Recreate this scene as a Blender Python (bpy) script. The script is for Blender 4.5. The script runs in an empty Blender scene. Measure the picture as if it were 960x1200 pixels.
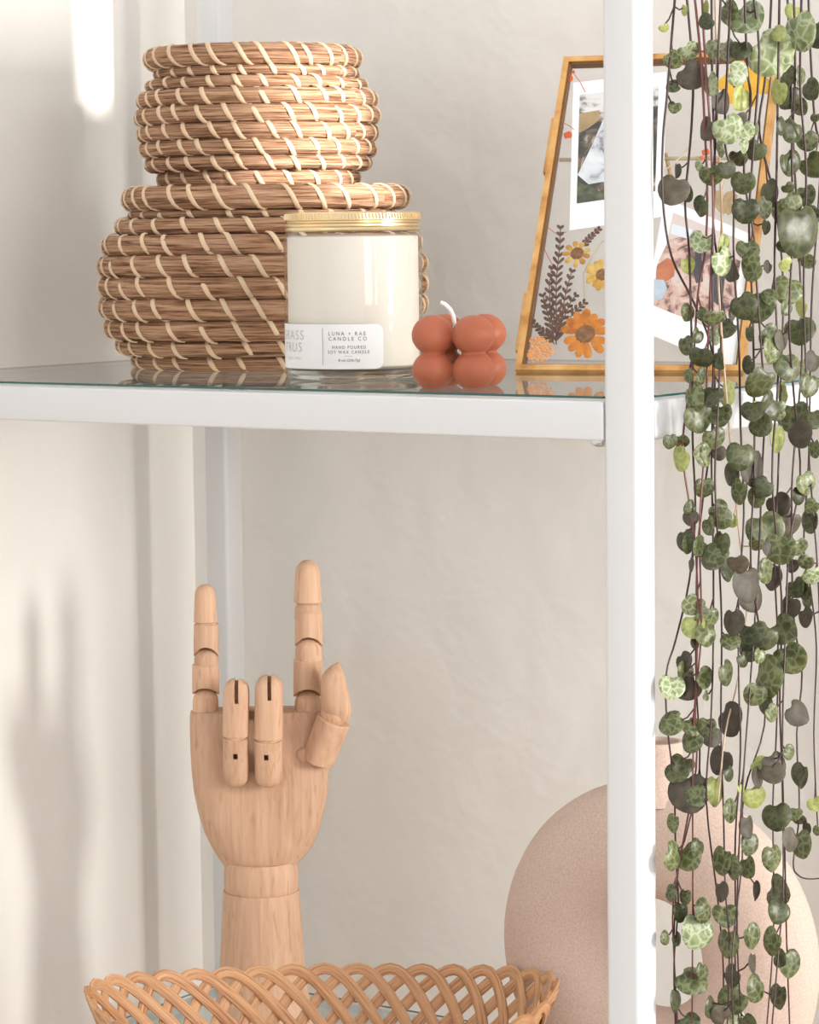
import bpy, bmesh, math, random
from mathutils import Vector, Matrix, noise
random.seed(7)
scene = bpy.context.scene
C = scene.collection
CM = 0.01                                   # everything below is written in centimetres
# ------------------------------------------------------------------ camera
YAW, PIT, ROL = 0.5981247, 0.0966449, -0.0117139
FPX = 3309.6
CAM = Vector((71.396, -125.503, 8.490))
FW = Vector((-math.sin(YAW)*math.cos(PIT), math.cos(YAW)*math.cos(PIT), -math.sin(PIT)))
RT = Vector((math.cos(YAW), math.sin(YAW), 0))
UP = RT.cross(FW)
R2 = RT*math.cos(ROL) + UP*math.sin(ROL)
U2 = -RT*math.sin(ROL) + UP*math.cos(ROL)
FH = Vector((-math.sin(YAW), math.cos(YAW), 0))     # horizontal view direction
cd = bpy.data.cameras.new('camera'); cam = bpy.data.objects.new('camera', cd); C.objects.link(cam)
m = Matrix((R2, U2, -FW)).transposed().to_4x4(); m.translation = CAM*CM
cam.matrix_world = m
cd.sensor_fit = 'HORIZONTAL'; cd.sensor_width = 36; cd.lens = 36*FPX/960
cd.clip_start = 0.05; cd.clip_end = 50
scene.camera = cam
def ray(x, y): return FW + R2*((x-480)/FPX) + U2*((600-y)/FPX)
def on_plane(x, y, p, n):
    d = ray(x, y); return CAM + d*((p-CAM).dot(n)/d.dot(n))
# ------------------------------------------------------------------ light
world = bpy.data.worlds.new('world'); scene.world = world; world.use_nodes = True
bg = world.node_tree.nodes['Background']; bg.inputs[0].default_value = (1.0, 1.005, 1.03, 1); bg.inputs[1].default_value = 0.70
SUN_AZ, SUN_EL = math.radians(-1.5), math.radians(8)
sun_dir = Vector((-math.cos(SUN_AZ)*math.cos(SUN_EL), math.sin(SUN_AZ)*math.cos(SUN_EL), -math.sin(SUN_EL)))
sd = bpy.data.lights.new('sun', 'SUN'); sd.energy = 7.5; sd.angle = math.radians(0.9); sd.color = (1.0, 0.965, 0.92)
so = bpy.data.objects.new('sun', sd); C.objects.link(so); so.rotation_euler = sun_dir.to_track_quat('-Z', 'Y').to_euler()
so.location = (2.5, .5, .8)
KEY_POS = Vector((134, 38.6, 8)); key_dir = (Vector((-45, 27, -14))-KEY_POS).normalized()
kd = bpy.data.lights.new('window_light', 'AREA'); kd.shape = 'RECTANGLE'; kd.size = 0.22; kd.size_y = 0.42
kd.energy = 12.5; kd.color = (1.0, 0.975, 0.94)
ko = bpy.data.objects.new('window_light', kd); C.objects.link(ko)
ko.location = KEY_POS*CM
ko.rotation_euler = key_dir.to_track_quat('-Z', 'Y').to_euler()
wd = bpy.data.lights.new('side_fill', 'AREA'); wd.shape = 'RECTANGLE'; wd.size = 1.1; wd.size_y = 1.3; wd.energy = 15; wd.color = (1.0, 1.0, 1.0)  # added soft fill for right-facing sides, no window opening behind it
wo = bpy.data.objects.new('side_fill', wd); C.objects.link(wo); wo.location = (1.44, -.45, .15)
wo.rotation_euler = Vector((-1, .35, -.1)).to_track_quat('-Z', 'Y').to_euler()
vs = scene.view_settings; vs.view_transform = 'Standard'; vs.look = 'None'; vs.exposure = 0.60; vs.gamma = 1.0
vs.use_curve_mapping = False
# ------------------------------------------------------------------ materials
def mat(name, col=(.8,.8,.8), rough=.5, metal=0, spec=.5):
    m = bpy.data.materials.new(name); m.use_nodes = True
    b = m.node_tree.nodes['Principled BSDF']
    b.inputs['Base Color'].default_value = (*col, 1); b.inputs['Roughness'].default_value = rough
    b.inputs['Metallic'].default_value = metal; b.inputs['Specular IOR Level'].default_value = spec
    return m, m.node_tree, b
def node(nt, kind, **kw):
    n = nt.nodes.new(kind)
    for k, v in kw.items(): setattr(n, k, v)
    return n
def ramp(nt, src, stops):
    r = node(nt, 'ShaderNodeValToRGB'); e = r.color_ramp.elements
    while len(e) < len(stops): e.new(.5)
    for i, (p, c) in enumerate(stops): e[i].position = p; e[i].color = (*c, 1)
    nt.links.new(src, r.inputs[0]); return r.outputs[0]
def coords(nt, kind='Object', scale=(1,1,1), rot=(0,0,0)):
    t = node(nt, 'ShaderNodeTexCoord'); mp = node(nt, 'ShaderNodeMapping')
    mp.inputs['Scale'].default_value = scale; mp.inputs['Rotation'].default_value = rot
    nt.links.new(t.outputs[kind], mp.inputs[0]); return mp.outputs[0]
def shifted(nt, vec, amt=5.0):
    oi = node(nt, 'ShaderNodeObjectInfo'); mu = node(nt, 'ShaderNodeMath', operation='MULTIPLY'); mu.inputs[1].default_value = amt
    nt.links.new(oi.outputs['Random'], mu.inputs[0])
    ad = node(nt, 'ShaderNodeVectorMath', operation='ADD'); nt.links.new(vec, ad.inputs[0]); nt.links.new(mu.outputs[0], ad.inputs[1])
    return ad.outputs[0], oi.outputs['Random']
def noise_tex(nt, vec, scale, detail=3, rough=.5, dist=0):
    n = node(nt, 'ShaderNodeTexNoise'); n.inputs['Scale'].default_value = scale; n.inputs['Detail'].default_value = detail
    n.inputs['Roughness'].default_value = rough; n.inputs['Distortion'].default_value = dist
    nt.links.new(vec, n.inputs['Vector']); return n.outputs['Fac']
def bump(nt, bsdf, src, strength, dist):
    b = node(nt, 'ShaderNodeBump'); b.inputs['Strength'].default_value = strength; b.inputs['Distance'].default_value = dist
    nt.links.new(src, b.inputs['Height']); nt.links.new(b.outputs[0], bsdf.inputs['Normal']); return b
def mixc(nt, fac, a, b, mode='MIX'):
    mx = node(nt, 'ShaderNodeMix', data_type='RGBA', blend_type=mode)
    for i, v in ((0, fac), (6, a), (7, b)):
        if isinstance(v, (int, float)): mx.inputs[i].default_value = v
        elif isinstance(v, tuple): mx.inputs[i].default_value = (*v, 1)
        else: nt.links.new(v, mx.inputs[i])
    return mx.outputs[2]
M = {}
# plaster
m, nt, b = mat('plaster', (.80, .775, .735), .85, spec=.2)
v = coords(nt, 'Object', (1, 1, 1))
n1 = noise_tex(nt, v, 16, 3, .5, .25); n2 = noise_tex(nt, v, 60, 2, .5)
sc = node(nt, 'ShaderNodeMath', operation='MULTIPLY'); sc.inputs[1].default_value = .12; nt.links.new(n2, sc.inputs[0])
ad = node(nt, 'ShaderNodeMath', operation='ADD'); nt.links.new(n1, ad.inputs[0]); nt.links.new(sc.outputs[0], ad.inputs[1])
bump(nt, b, ad.outputs[0], .38, .010)
M['plaster'] = m
m, nt, b = mat('floor_boards', (.55, .42, .30), .5)
v = coords(nt, 'Object', (1, 8, 1)); nt.links.new(ramp(nt, noise_tex(nt, v, 6, 4), [(.3, (.46,.33,.22)), (.7, (.62,.47,.33))]), b.inputs['Base Color']); M['floor'] = m
m, nt, b = mat('white_metal', (.63, .635, .64), .35); M['white'] = m
m, nt, b = mat('chrome', (.62, .66, .70), .18, 1); M['chrome'] = m
def glassy(name, tint, rough=.0, f0=.04):
    m = bpy.data.materials.new(name); m.use_nodes = True; nt = m.node_tree; nt.nodes.clear()
    out = node(nt, 'ShaderNodeOutputMaterial'); mx = node(nt, 'ShaderNodeMixShader')
    tr = node(nt, 'ShaderNodeBsdfTransparent'); tr.inputs[0].default_value = (*tint, 1)
    gl = node(nt, 'ShaderNodeBsdfGlossy'); gl.inputs['Roughness'].default_value = rough
    g = node(nt, 'ShaderNodeNewGeometry'); d = node(nt, 'ShaderNodeVectorMath', operation='DOT_PRODUCT')
    nt.links.new(g.outputs['Normal'], d.inputs[0]); nt.links.new(g.outputs['Incoming'], d.inputs[1])
    a = node(nt, 'ShaderNodeMath', operation='ABSOLUTE'); nt.links.new(d.outputs['Value'], a.inputs[0])
    s = node(nt, 'ShaderNodeMath', operation='SUBTRACT'); s.inputs[0].default_value = 1; nt.links.new(a.outputs[0], s.inputs[1])
    p = node(nt, 'ShaderNodeMath', operation='POWER'); p.inputs[1].default_value = 5; nt.links.new(s.outputs[0], p.inputs[0])
    f = node(nt, 'ShaderNodeMath', operation='MULTIPLY_ADD'); f.inputs[1].default_value = 1-f0; f.inputs[2].default_value = f0
    nt.links.new(p.outputs[0], f.inputs[0]); nt.links.new(f.outputs[0], mx.inputs[0])
    nt.links.new(tr.outputs[0], mx.inputs[1]); nt.links.new(gl.outputs[0], mx.inputs[2]); nt.links.new(mx.outputs[0], out.inputs[0])
    return m
M['glass'] = glassy('shelf_glass', (.93, .965, .95), .015)
M['clear'] = glassy('clear_glass', (.995, .997, .995), .01)
M['pane'] = glassy('thin_pane', (.998, .998, .998), .01, .02)
M['glass_under'] = glassy('glass_underside', (.97, .985, .98), .0, .0)
for n_ in [n_ for n_ in M['glass_under'].node_tree.nodes if n_.type == 'MATH' and n_.operation == 'MULTIPLY_ADD']: n_.inputs[1].default_value = 0.0
m, nt, b = mat('glass_edge', (.015,.085,.08), .15); M['glass_edge'] = m
m, nt, b = mat('thick_glass', (.97, 1, .98), .02); b.inputs['Transmission Weight'].default_value = 1; b.inputs['IOR'].default_value = 1.5; M['thick_glass'] = m
# seagrass coils (u along the coil in cm, v round it)
def seagrass(name, stops):
    m, nt, b = mat(name, (.5,.35,.2), .75, spec=.25)
    v, rnd = shifted(nt, coords(nt, 'UV', (.16, 15.0, 1)), 13)
    n = noise_tex(nt, v, 1.6, 4, .62, .3)
    c = ramp(nt, n, stops)
    v2, _ = shifted(nt, coords(nt, 'UV', (.5, .6, 1)), 7)
    n2 = noise_tex(nt, v2, .9, 2)
    c2 = mixc(nt, ramp(nt, n2, [(.4, (0,0,0)), (.75, (.4,.4,.4))]), c, (.47, .285, .178))
    nt.links.new(c2, b.inputs['Base Color']); bump(nt, b, n, .9, .0022)
    return m
M['seagrass'] = seagrass('seagrass', [(.33, (.07,.026,.011)), (.44, (.235,.11,.054)), (.54, (.40,.225,.13)), (.70, (.56,.36,.23))])
m, nt, b = mat('palm_strip', (.78, .58, .36), .6, spec=.3)
v, rnd = shifted(nt, coords(nt, 'UV', (1, 14, 1)), 9); n = noise_tex(nt, v, 1.5, 2)
c = mixc(nt, n, (.60,.42,.255), (.76,.60,.42)); nt.links.new(c, b.inputs['Base Color']); bump(nt, b, n, .3, .0008); M['stitch'] = m
# beech wood of the hand
def wood(name, a, bcol, c, grain=(26, 26, 1.4)):
    m, nt, b = mat(name, a, .55, spec=.3)
    v, rnd = shifted(nt, coords(nt, 'Object', grain), 6)
    n = noise_tex(nt, v, 9, 4, .6, .2)
    v2, _ = shifted(nt, coords(nt, 'Object', (260, 260, 45)), 4)
    fl = noise_tex(nt, v2, 1.3, 1)
    col = ramp(nt, n, [(.25, a), (.5, bcol), (.75, c)])
    col = mixc(nt, ramp(nt, fl, [(.60, (0,0,0)), (.74, (.35,.35,.35))]), col, (.36,.19,.10))
    hs = node(nt, 'ShaderNodeMapRange'); hs.inputs[3].default_value = .86; hs.inputs[4].default_value = 1.08
    nt.links.new(rnd, hs.inputs[0])
    vm = node(nt, 'ShaderNodeVectorMath', operation='SCALE'); nt.links.new(col, vm.inputs[0]); nt.links.new(hs.outputs[0], vm.inputs['Scale'])
    nt.links.new(vm.outputs[0], b.inputs['Base Color']); bump(nt, b, fl, .12, .0006)
    return m
M['beech'] = wood('beech_wood', (.56,.33,.205), (.65,.405,.265), (.72,.48,.335))
m, nt, b = mat('split_rattan', (.6,.35,.17), .5, spec=.4)
v, rnd = shifted(nt, coords(nt, 'UV', (.25, 9, 1)), 11); n = noise_tex(nt, v, 1.6, 3)
c = ramp(nt, n, [(.32, (.27,.105,.038)), (.5, (.50,.25,.115)), (.72, (.62,.36,.19))])
c = mixc(nt, ramp(nt, rnd, [(0, (0,0,0)), (1, (.4,.4,.4))]), c, (.62,.37,.20))
nt.links.new(c, b.inputs['Base Color']); bump(nt, b, n, .4, .001); M['rattan'] = m
# ceramic vase
m, nt, b = mat('speckled_clay', (.66,.50,.42), .8, spec=.2)
v = coords(nt, 'Object'); n = noise_tex(nt, v, 900, 2, .6)
nt.links.new(ramp(nt, n, [(.3, (.51,.375,.305)), (.5, (.57,.43,.36)), (.7, (.63,.49,.42))]), b.inputs['Base Color']); bump(nt, b, n, .15, .001); M['clay'] = m
# candle things
m, nt, b = mat('cream_wax', (.72,.67,.595), .45, spec=.4); b.inputs['Subsurface Weight'].default_value = .3; b.inputs['Subsurface Radius'].default_value = (.01,.008,.005); M['wax'] = m
m, nt, b = mat('gold_tin', (.78,.62,.38), .32, 1); M['gold'] = m
m, nt, b = mat('label_paper', (.78,.775,.775), .6); M['paper'] = m
m, nt, b = mat('ink', (.09,.09,.09), .7); M['ink'] = m
m, nt, b = mat('ink_grey', (.42,.42,.42), .7); M['ink_grey'] = m
m, nt, b = mat('terracotta_wax', (.41,.118,.058), .48, spec=.35); b.inputs['Subsurface Weight'].default_value = .25; b.inputs['Subsurface Radius'].default_value = (.008,.003,.0015)
v = coords(nt, 'Object'); n = noise_tex(nt, v, 90, 3); bump(nt, b, n, .08, .001); M['terracotta'] = m
m, nt, b = mat('cotton', (.88,.86,.84), .9); M['cotton'] = m
# frame
m, nt, b = mat('brass', (.80,.45,.17), .36, .6)
v = coords(nt, 'Object'); n = noise_tex(nt, v, 60, 4); nt.links.new(ramp(nt, n, [(.32, (.36,.165,.045)), (.5, (.60,.32,.105)), (.75, (.70,.44,.19))]), b.inputs['Base Color']); M['brass'] = m
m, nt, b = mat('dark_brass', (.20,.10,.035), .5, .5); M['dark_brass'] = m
def flat(name, cols, scale=60):
    m, nt, b = mat(name, cols[0], .75, spec=.2)
    v, rnd = shifted(nt, coords(nt, 'Object'), 3); n = noise_tex(nt, v, scale, 3)
    k = len(cols)-1
    nt.links.new(ramp(nt, n, [(.3+.4*i/max(k,1), c) for i, c in enumerate(cols)]), b.inputs['Base Color']); return m
M['petal_orange'] = flat('petal_orange', [(.42,.12,.012), (.62,.21,.02), (.74,.30,.045)], 120)
M['petal_yellow'] = flat('petal_yellow', [(.42,.19,.03), (.62,.37,.07), (.72,.52,.16)], 120)
M['petal_red'] = flat('petal_red', [(.58,.08,.015), (.72,.15,.03)], 120)
M['petal_bright'] = flat('petal_bright', [(.70,.36,.02), (.80,.48,.05)], 80)
M['umbel'] = flat('umbel_orange', [(.78,.30,.08), (.90,.45,.16)], 90)
M['disc'] = flat('flower_disc', [(.12,.05,.015), (.24,.11,.04), (.34,.17,.06)], 300)
M['fern'] = flat('dried_fern', [(.075,.035,.025), (.13,.065,.04), (.19,.10,.055)], 90)
M['straw'] = flat('dry_stem', [(.50,.40,.24), (.62,.52,.33)], 60)
M['straw_leaf'] = flat('dry_leaf', [(.36,.25,.12), (.50,.37,.20)], 60)
M['print'] = mat('print_paper', (.90,.905,.90), .4)[0]
def picture(name, stops, scale, dist):
    m, nt, b = mat(name, (.5,.5,.5), .35)
    v = coords(nt, 'Object', (1, 1.0, 1)); n = noise_tex(nt, v, scale, 6, .62, dist)
    r = node(nt, 'ShaderNodeValToRGB'); r.color_ramp.interpolation = 'LINEAR'
    nt.links.new(ramp(nt, n, stops), b.inputs['Base Color']); return m
M['pic_rock'] = picture('rock_print', [(.30,(.01,.012,.008)), (.48,(.04,.035,.022)), (.55,(.16,.11,.07)), (.60,(.42,.38,.33)), (.70,(.70,.70,.70))], 55, 1.2)
M['pic_rock_light'] = picture('pale_cloth_print', [(.3,(.12,.12,.12)), (.40,(.62,.66,.70)), (.6,(.80,.83,.85)), (.7,(.42,.36,.34))], 45, 1.0)
M['pic_moss'] = picture('moss_print', [(.3,(.01,.015,.008)), (.5,(.06,.075,.03)), (.7,(.16,.17,.08))], 160, .5)
M['pic_sky'] = picture('pale_sky_print', [(.35,(.10,.11,.08)), (.48,(.72,.70,.68)), (.7,(.80,.78,.76))], 70, .8)
M['pic_people'] = picture('crowd_print', [(.30,(.03,.025,.03)), (.42,(.22,.12,.10)), (.50,(.62,.40,.32)), (.60,(.70,.55,.48)), (.72,(.55,.60,.68))], 85, 1.0)
M['pic_wall'] = picture('pink_wall_print', [(.3,(.62,.52,.48)), (.7,(.70,.60,.56))], 40, .2)
M['pic_rust'] = picture('rust_cloth_print', [(.3,(.42,.11,.04)), (.7,(.66,.25,.11))], 60, .6)
M['pic_dark'] = picture('dark_cloth_print', [(.3,(.02,.02,.025)), (.7,(.09,.07,.07))], 80, .6)
M['pic_denim'] = picture('denim_print', [(.3,(.35,.45,.58)), (.7,(.60,.68,.76))], 80, .6)
M['pic_sign'] = picture('sign_print', [(.3,(.66,.74,.78)), (.7,(.74,.80,.83))], 80, .2)
# plant
m, nt, b = mat('stem_purple', (.045,.018,.016), .5); M['stem'] = m
m, nt, b = mat('stem_pink', (.15,.045,.04), .5); M['stem_pink'] = m
m, nt, b = mat('stem_pale', (.55,.40,.28), .6); M['stem_pale'] = m
def leaf_mat(name, base, dark, vein, vein_amt, under=False):
    m, nt, b = mat(name, base, .38 if not under else .55, spec=.5)
    v, rnd = shifted(nt, coords(nt, 'Object'), 2.0)
    n = noise_tex(nt, v, 190, 3, .6)
    c = mixc(nt, ramp(nt, n, [(.35,(0,0,0)), (.65,(1,1,1))]), dark, base)
    vo = node(nt, 'ShaderNodeTexVoronoi', feature='DISTANCE_TO_EDGE'); vo.inputs['Scale'].default_value = 190; vo.inputs['Randomness'].default_value = .9
    w = noise_tex(nt, v, 300, 2); dv = node(nt, 'ShaderNodeVectorMath', operation='MULTIPLY_ADD')
    dv.inputs[1].default_value = (.004,.004,.004); nt.links.new(w, dv.inputs[0]); nt.links.new(v, dv.inputs[2])
    nt.links.new(dv.outputs[0], vo.inputs['Vector'])
    e = ramp(nt, vo.outputs['Distance'], [(.0, (vein_amt,)*3), (.05, (vein_amt*.75,)*3), (.15, (vein_amt*.12,)*3), (.35, (0,0,0))])
    c = mixc(nt, e, c, vein)
    hs = node(nt, 'ShaderNodeMapRange'); hs.inputs[3].default_value = .72; hs.inputs[4].default_value = 1.25; nt.links.new(rnd, hs.inputs[0])
    vm = node(nt, 'ShaderNodeVectorMath', operation='SCALE'); nt.links.new(c, vm.inputs[0]); nt.links.new(hs.outputs[0], vm.inputs['Scale'])
    nt.links.new(vm.outputs[0], b.inputs['Base Color']); bump(nt, b, n, .2, .0008)
    tl = node(nt, 'ShaderNodeBsdfTranslucent'); tl.inputs[0].default_value = (base[0]*1.1, base[1]*1.2, base[2]*.5, 1)
    mx = node(nt, 'ShaderNodeMixShader'); mx.inputs[0].default_value = .08
    out = nt.nodes['Material Output']; nt.links.new(b.outputs[0], mx.inputs[1]); nt.links.new(tl.outputs[0], mx.inputs[2]); nt.links.new(mx.outputs[0], out.inputs[0])
    return m
LEAF = {
 'L': leaf_mat('leaf_pale', (.25,.30,.12), (.11,.155,.055), (.52,.56,.38), .8),
 'M': leaf_mat('leaf_mottled', (.105,.118,.036), (.036,.048,.016), (.27,.295,.14), .6),
 'D': leaf_mat('leaf_dark', (.06,.066,.021), (.026,.032,.012), (.14,.155,.065), .5),
 'P': leaf_mat('leaf_underside', (.095,.072,.047), (.05,.042,.026), (.13,.11,.07), .2, True),
 'Y': leaf_mat('leaf_young', (.40,.42,.11), (.22,.27,.06), (.52,.55,.26), .5),
}
# ------------------------------------------------------------------ mesh helpers
class MB:
    def __init__(s): s.v = []; s.f = []; s.uv = []; s.mi = []; s.cur = 0
    def add(s, verts, faces, uvs=None):
        o = len(s.v); s.v += [Vector(q) for q in verts]
        for i, f in enumerate(faces):
            s.f.append([o+k for k in f]); s.mi.append(s.cur)
            s.uv.append(uvs[i] if uvs else [(0, 0)]*len(f))
    def box(s, a, b_, bev=0):
        bm = bmesh.new(); bmesh.ops.create_cube(bm, size=1)
        for q in bm.verts: q.co = Vector([(a[i]+b_[i])/2 + q.co[i]*(b_[i]-a[i]) for i in range(3)])
        if bev: bmesh.ops.bevel(bm, geom=bm.edges[:], offset=bev, segments=3, profile=.5, affect='EDGES')
        bm.verts.index_update(); s.add([q.co.copy() for q in bm.verts], [[w.index for w in f.verts] for f in bm.faces]); bm.free()
    def rings(s, rings, cap0=True, cap1=True, closed=True, ulen=None):
        n = len(rings[0]); vs = [q for r in rings for q in r]; fs = []; uv = []
        L = 0; ls = [0]
        for i in range(1, len(rings)):
            L += (Vector(rings[i][0])-Vector(rings[i-1][0])).length; ls.append(L)
        for i in range(len(rings)-1):
            for j in range(n if closed else n-1):
                k = (j+1) % n
                fs.append([i*n+j, i*n+k, (i+1)*n+k, (i+1)*n+j])
                uv.append([(ls[i], j/n), (ls[i], (j+1)/n), (ls[i+1], (j+1)/n), (ls[i+1], j/n)])
        if cap0: fs.append(list(range(n))[::-1]); uv.append([(0, 0)]*n)
        if cap1: fs.append([(len(rings)-1)*n+j for j in range(n)]); uv.append([(0, 0)]*n)
        s.add(vs, fs, uv)
    def tube(s, path, rad, n=8):
        path = [Vector(q) for q in path]; rings = []; prev = None
        for i, q in enumerate(path):
            t = (path[min(i+1, len(path)-1)]-path[max(i-1, 0)]).normalized()
            a = prev if prev is not None else (Vector((0, 0, 1)) if abs(t.z) < .8 else Vector((1, 0, 0)))
            x = (a - t*a.dot(t)).normalized(); prev = x; y = t.cross(x)
            r = rad[i] if isinstance(rad, (list, tuple)) else rad
            rings.append([q + (x*math.cos(k*2*math.pi/n) + y*math.sin(k*2*math.pi/n))*r for k in range(n)])
        s.rings(rings)
    def ribbon(s, path, normals, w, th):
        path = [Vector(q) for q in path]; rings = []
        for i, q in enumerate(path):
            t = (path[min(i+1, len(path)-1)]-path[max(i-1, 0)]).normalized(); nn = Vector(normals[i]).normalized()
            sd_ = t.cross(nn).normalized(); nn = sd_.cross(t)
            prof = [(-.5,-.5), (-.5,.1), (-.32,.5), (0,.6), (.32,.5), (.5,.1), (.5,-.5)]
            rings.append([q + sd_*(a*w) + nn*(c*th) for a, c in prof])
        s.rings(rings)
    def lathe(s, prof, n=48, c=(0, 0), cap0=True, cap1=True):
        s.rings([[(c[0]+r*math.cos(k*2*math.pi/n), c[1]+r*math.sin(k*2*math.pi/n), z) for k in range(n)] for r, z in prof], cap0, cap1)
    def sphere(s, c, r, n=24, sq=1.0):
        bm = bmesh.new(); bmesh.ops.create_uvsphere(bm, u_segments=n, v_segments=n//2+2, radius=1)
        bm.verts.index_update(); c = Vector(c)
        s.add([c+Vector((q.co.x*r, q.co.y*r, q.co.z*r*sq)) for q in bm.verts], [[w.index for w in f.verts] for f in bm.faces]); bm.free()
    def mesh(s, name, mats, smooth=True, xf=None):
        me = bpy.data.meshes.new(name)
        me.from_pydata([tuple((xf@q if xf else q)*CM) for q in s.v], [], s.f)
        for k in (mats if isinstance(mats, (list, tuple)) else [mats]): me.materials.append(k)
        u = me.uv_layers.new(name='UVMap'); li = 0
        for i, p in enumerate(me.polygons):
            p.use_smooth = smooth; p.material_index = s.mi[i]
            for k in range(len(p.vertices)): u.data[p.loop_start+k].uv = s.uv[i][k] if k < len(s.uv[i]) else (0, 0)
        if smooth:
            bm = bmesh.new(); bm.from_mesh(me); bmesh.ops.recalc_face_normals(bm, faces=bm.faces[:])
            for e in bm.edges:
                if len(e.link_faces) == 2 and e.calc_face_angle(0) > math.radians(38): e.smooth = False
            bm.to_mesh(me); bm.free()
        else:
            bm = bmesh.new(); bm.from_mesh(me); bmesh.ops.recalc_face_normals(bm, faces=bm.faces[:]); bm.to_mesh(me); bm.free()
        me.update(); return me
    def build(s, name, mats, parent=None, smooth=True, xf=None, loc=None):
        o = bpy.data.objects.new(name, s.mesh(name, mats, smooth, xf)); C.objects.link(o); o.parent = parent
        if loc is not None: o.location = Vector(loc)*CM
        return o
def tag(o, label=None, cat=None, group=None, kind=None):
    for k, q in (('label', label), ('category', cat), ('group', group), ('kind', kind)):
        if q: o[k] = q
    return o
def empty(name, loc, rz=0):
    o = bpy.data.objects.new(name, None); C.objects.link(o); o.location = Vector(loc)*CM; o.rotation_euler = (0, 0, rz); o.empty_display_size = .02
    return o
def put(name, me, parent, loc=(0, 0, 0), rot=(0, 0, 0), scale=None):
    o = bpy.data.objects.new(name, me); C.objects.link(o); o.parent = parent; o.location = Vector(loc)*CM; o.rotation_euler = rot
    if scale: o.scale = scale
    return o
def cut(o, mb, xf=None):
    """carve a closed mesh out of o"""
    c = mb.build('cutter', [], None, False, xf); c.matrix_world = o.matrix_world if o.parent is None else o.parent.matrix_world
    md = o.modifiers.new('cut', 'BOOLEAN'); md.object = c; md.operation = 'DIFFERENCE'; md.solver = 'EXACT'
    bpy.context.view_layer.update(); dg = bpy.context.evaluated_depsgraph_get()
    me = bpy.data.meshes.new_from_object(o.evaluated_get(dg)); o.modifiers.clear(); old = o.data; o.data = me; me.name = old.name
    bpy.data.meshes.remove(old); cm_ = c.data; bpy.data.objects.remove(c); bpy.data.meshes.remove(cm_)
# ------------------------------------------------------------------ setting
W, D, S, RH = 55.92, 36.92, 1.99, 2.035
ZT = 0.27                  # top of the upper glass
ZL = -46.2                 # top of the lower glass
WX, WY = -62.57, 42.0
FLOOR = -125
def struct(name, mb, mt): return tag(mb.build(name, mt, None, False), kind='structure')
q = MB(); q.box((WX, WY, FLOOR), (60, WY+10, 150)); struct('wall_back', q, M['plaster'])
q = MB(); q.box((WX-10, -200, FLOOR), (WX, WY+10, 150)); struct('wall_left', q, M['plaster'])
q = MB(); q.box((WX-10, -200, FLOOR-5), (140, WY+10, FLOOR)); struct('floor', q, M['floor'])
# added out-of-view mask wall, slots shaped to trim the low sun into patches
RX = 150
k = (RX - 0)/math.cos(SUN_AZ)*math.tan(SUN_EL)/math.cos(0)
def slot_y(off, X=RX): return (off - X*math.sin(SUN_AZ))/math.cos(SUN_AZ)
sa0, sa1, sb0, sb1 = slot_y(18.8), slot_y(25.8), slot_y(32.2), slot_y(34.4)      # two sun slots, placed for the wanted lit patches
sz0 = 10.3 + (RX+36)/math.cos(SUN_AZ)*math.tan(SUN_EL); sz1 = sz0+10.4; sz2 = 90; szb = 18.6 - WX*0 + (RX-WX)/math.cos(SUN_AZ)*math.tan(SUN_EL)
q = MB(); ya_, yb_, za_, zb_ = -200, 66, FLOOR, 150
q.box((RX, ya_, za_), (RX+2, sa0, zb_)); q.box((RX, sb1, za_), (RX+2, yb_, zb_)); q.box((RX, sa0, za_), (RX+2, sb1, sz0))
q.box((RX, sa1, sz0), (RX+2, sb0, zb_)); q.box((RX, sa0, sz1), (RX+2, sa1, zb_)); q.box((RX, sb0, sz2), (RX+2, sb1, zb_))
q.box((RX, sb0, sz0), (RX+2, sb1, szb))
struct('sun_mask_wall', q, M['plaster'])
q = MB()
q.box((RX-.6, sa0-2, sz0-2), (RX, sa0, sz2+2)); q.box((RX-.6, sb1, sz0-2), (RX, sb1+2, sz2+2)); q.box((RX-.6, sa0, sz0-2), (RX, sb1, sz0)); q.box((RX-.6, sa0, sz2), (RX, sb1, sz2+2))
q.box((RX-.6, sa1, sz0), (RX, sb0, sz2)); q.box((RX-.6, sa0, sz1), (RX, sa1, sz2))
struct('sun_slot_trim', q, M['white'])  # added unseen trim on the mask, closing round and between the sun slots
# ------------------------------------------------------------------ shelf unit
unit = tag(empty('shelf_unit', (-W/2, D/2, FLOOR)), 'white square-tube metal shelving frame with two levels of glass', 'shelf')
def loc_u(a): return (a[0]+W/2, a[1]-D/2, a[2]-FLOOR)
for (x, y) in ((-S, 0), (-W, 0), (-W, D-S), (-S, D-S)):
    q = MB(); q.box(loc_u((x, y, FLOOR)), loc_u((x+S, y+S, 62)), .28); q.build('post', M['white'], unit)
for zt in (0, ZL-ZT):
    for nm, a, b_ in (('front_rail', (-W+S+.06, .05, zt-RH), (-S-.06, S-.05, zt)), ('back_rail', (-W+S+.06, D-S+.05, zt-RH), (-S-.06, D-.05, zt)),
                      ('side_rail', (-S+.05, S+.06, zt-RH), (-.05, D-S-.06, zt)), ('side_rail', (-W+.05, S+.06, zt-RH), (-W+S-.05, D-S-.06, zt))):
        q = MB(); q.box(loc_u(a), loc_u(b_), .14); q.build(nm, M['white'], unit)
    for bx, by in ((-S-.75, S/2), (-W+S+.75, S/2), (-S-.75, D-S/2), (-W+S+.75, D-S/2)):
        q = MB(); q.lathe([(.5, zt-RH+.02), (.52, zt-RH-.1), (.45, zt-RH-.26), (.28, zt-RH-.36), (.0, zt-RH-.39)], 20)
        q.build('bolt', M['chrome'], unit, loc=loc_u((bx, by, 0)))
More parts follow.
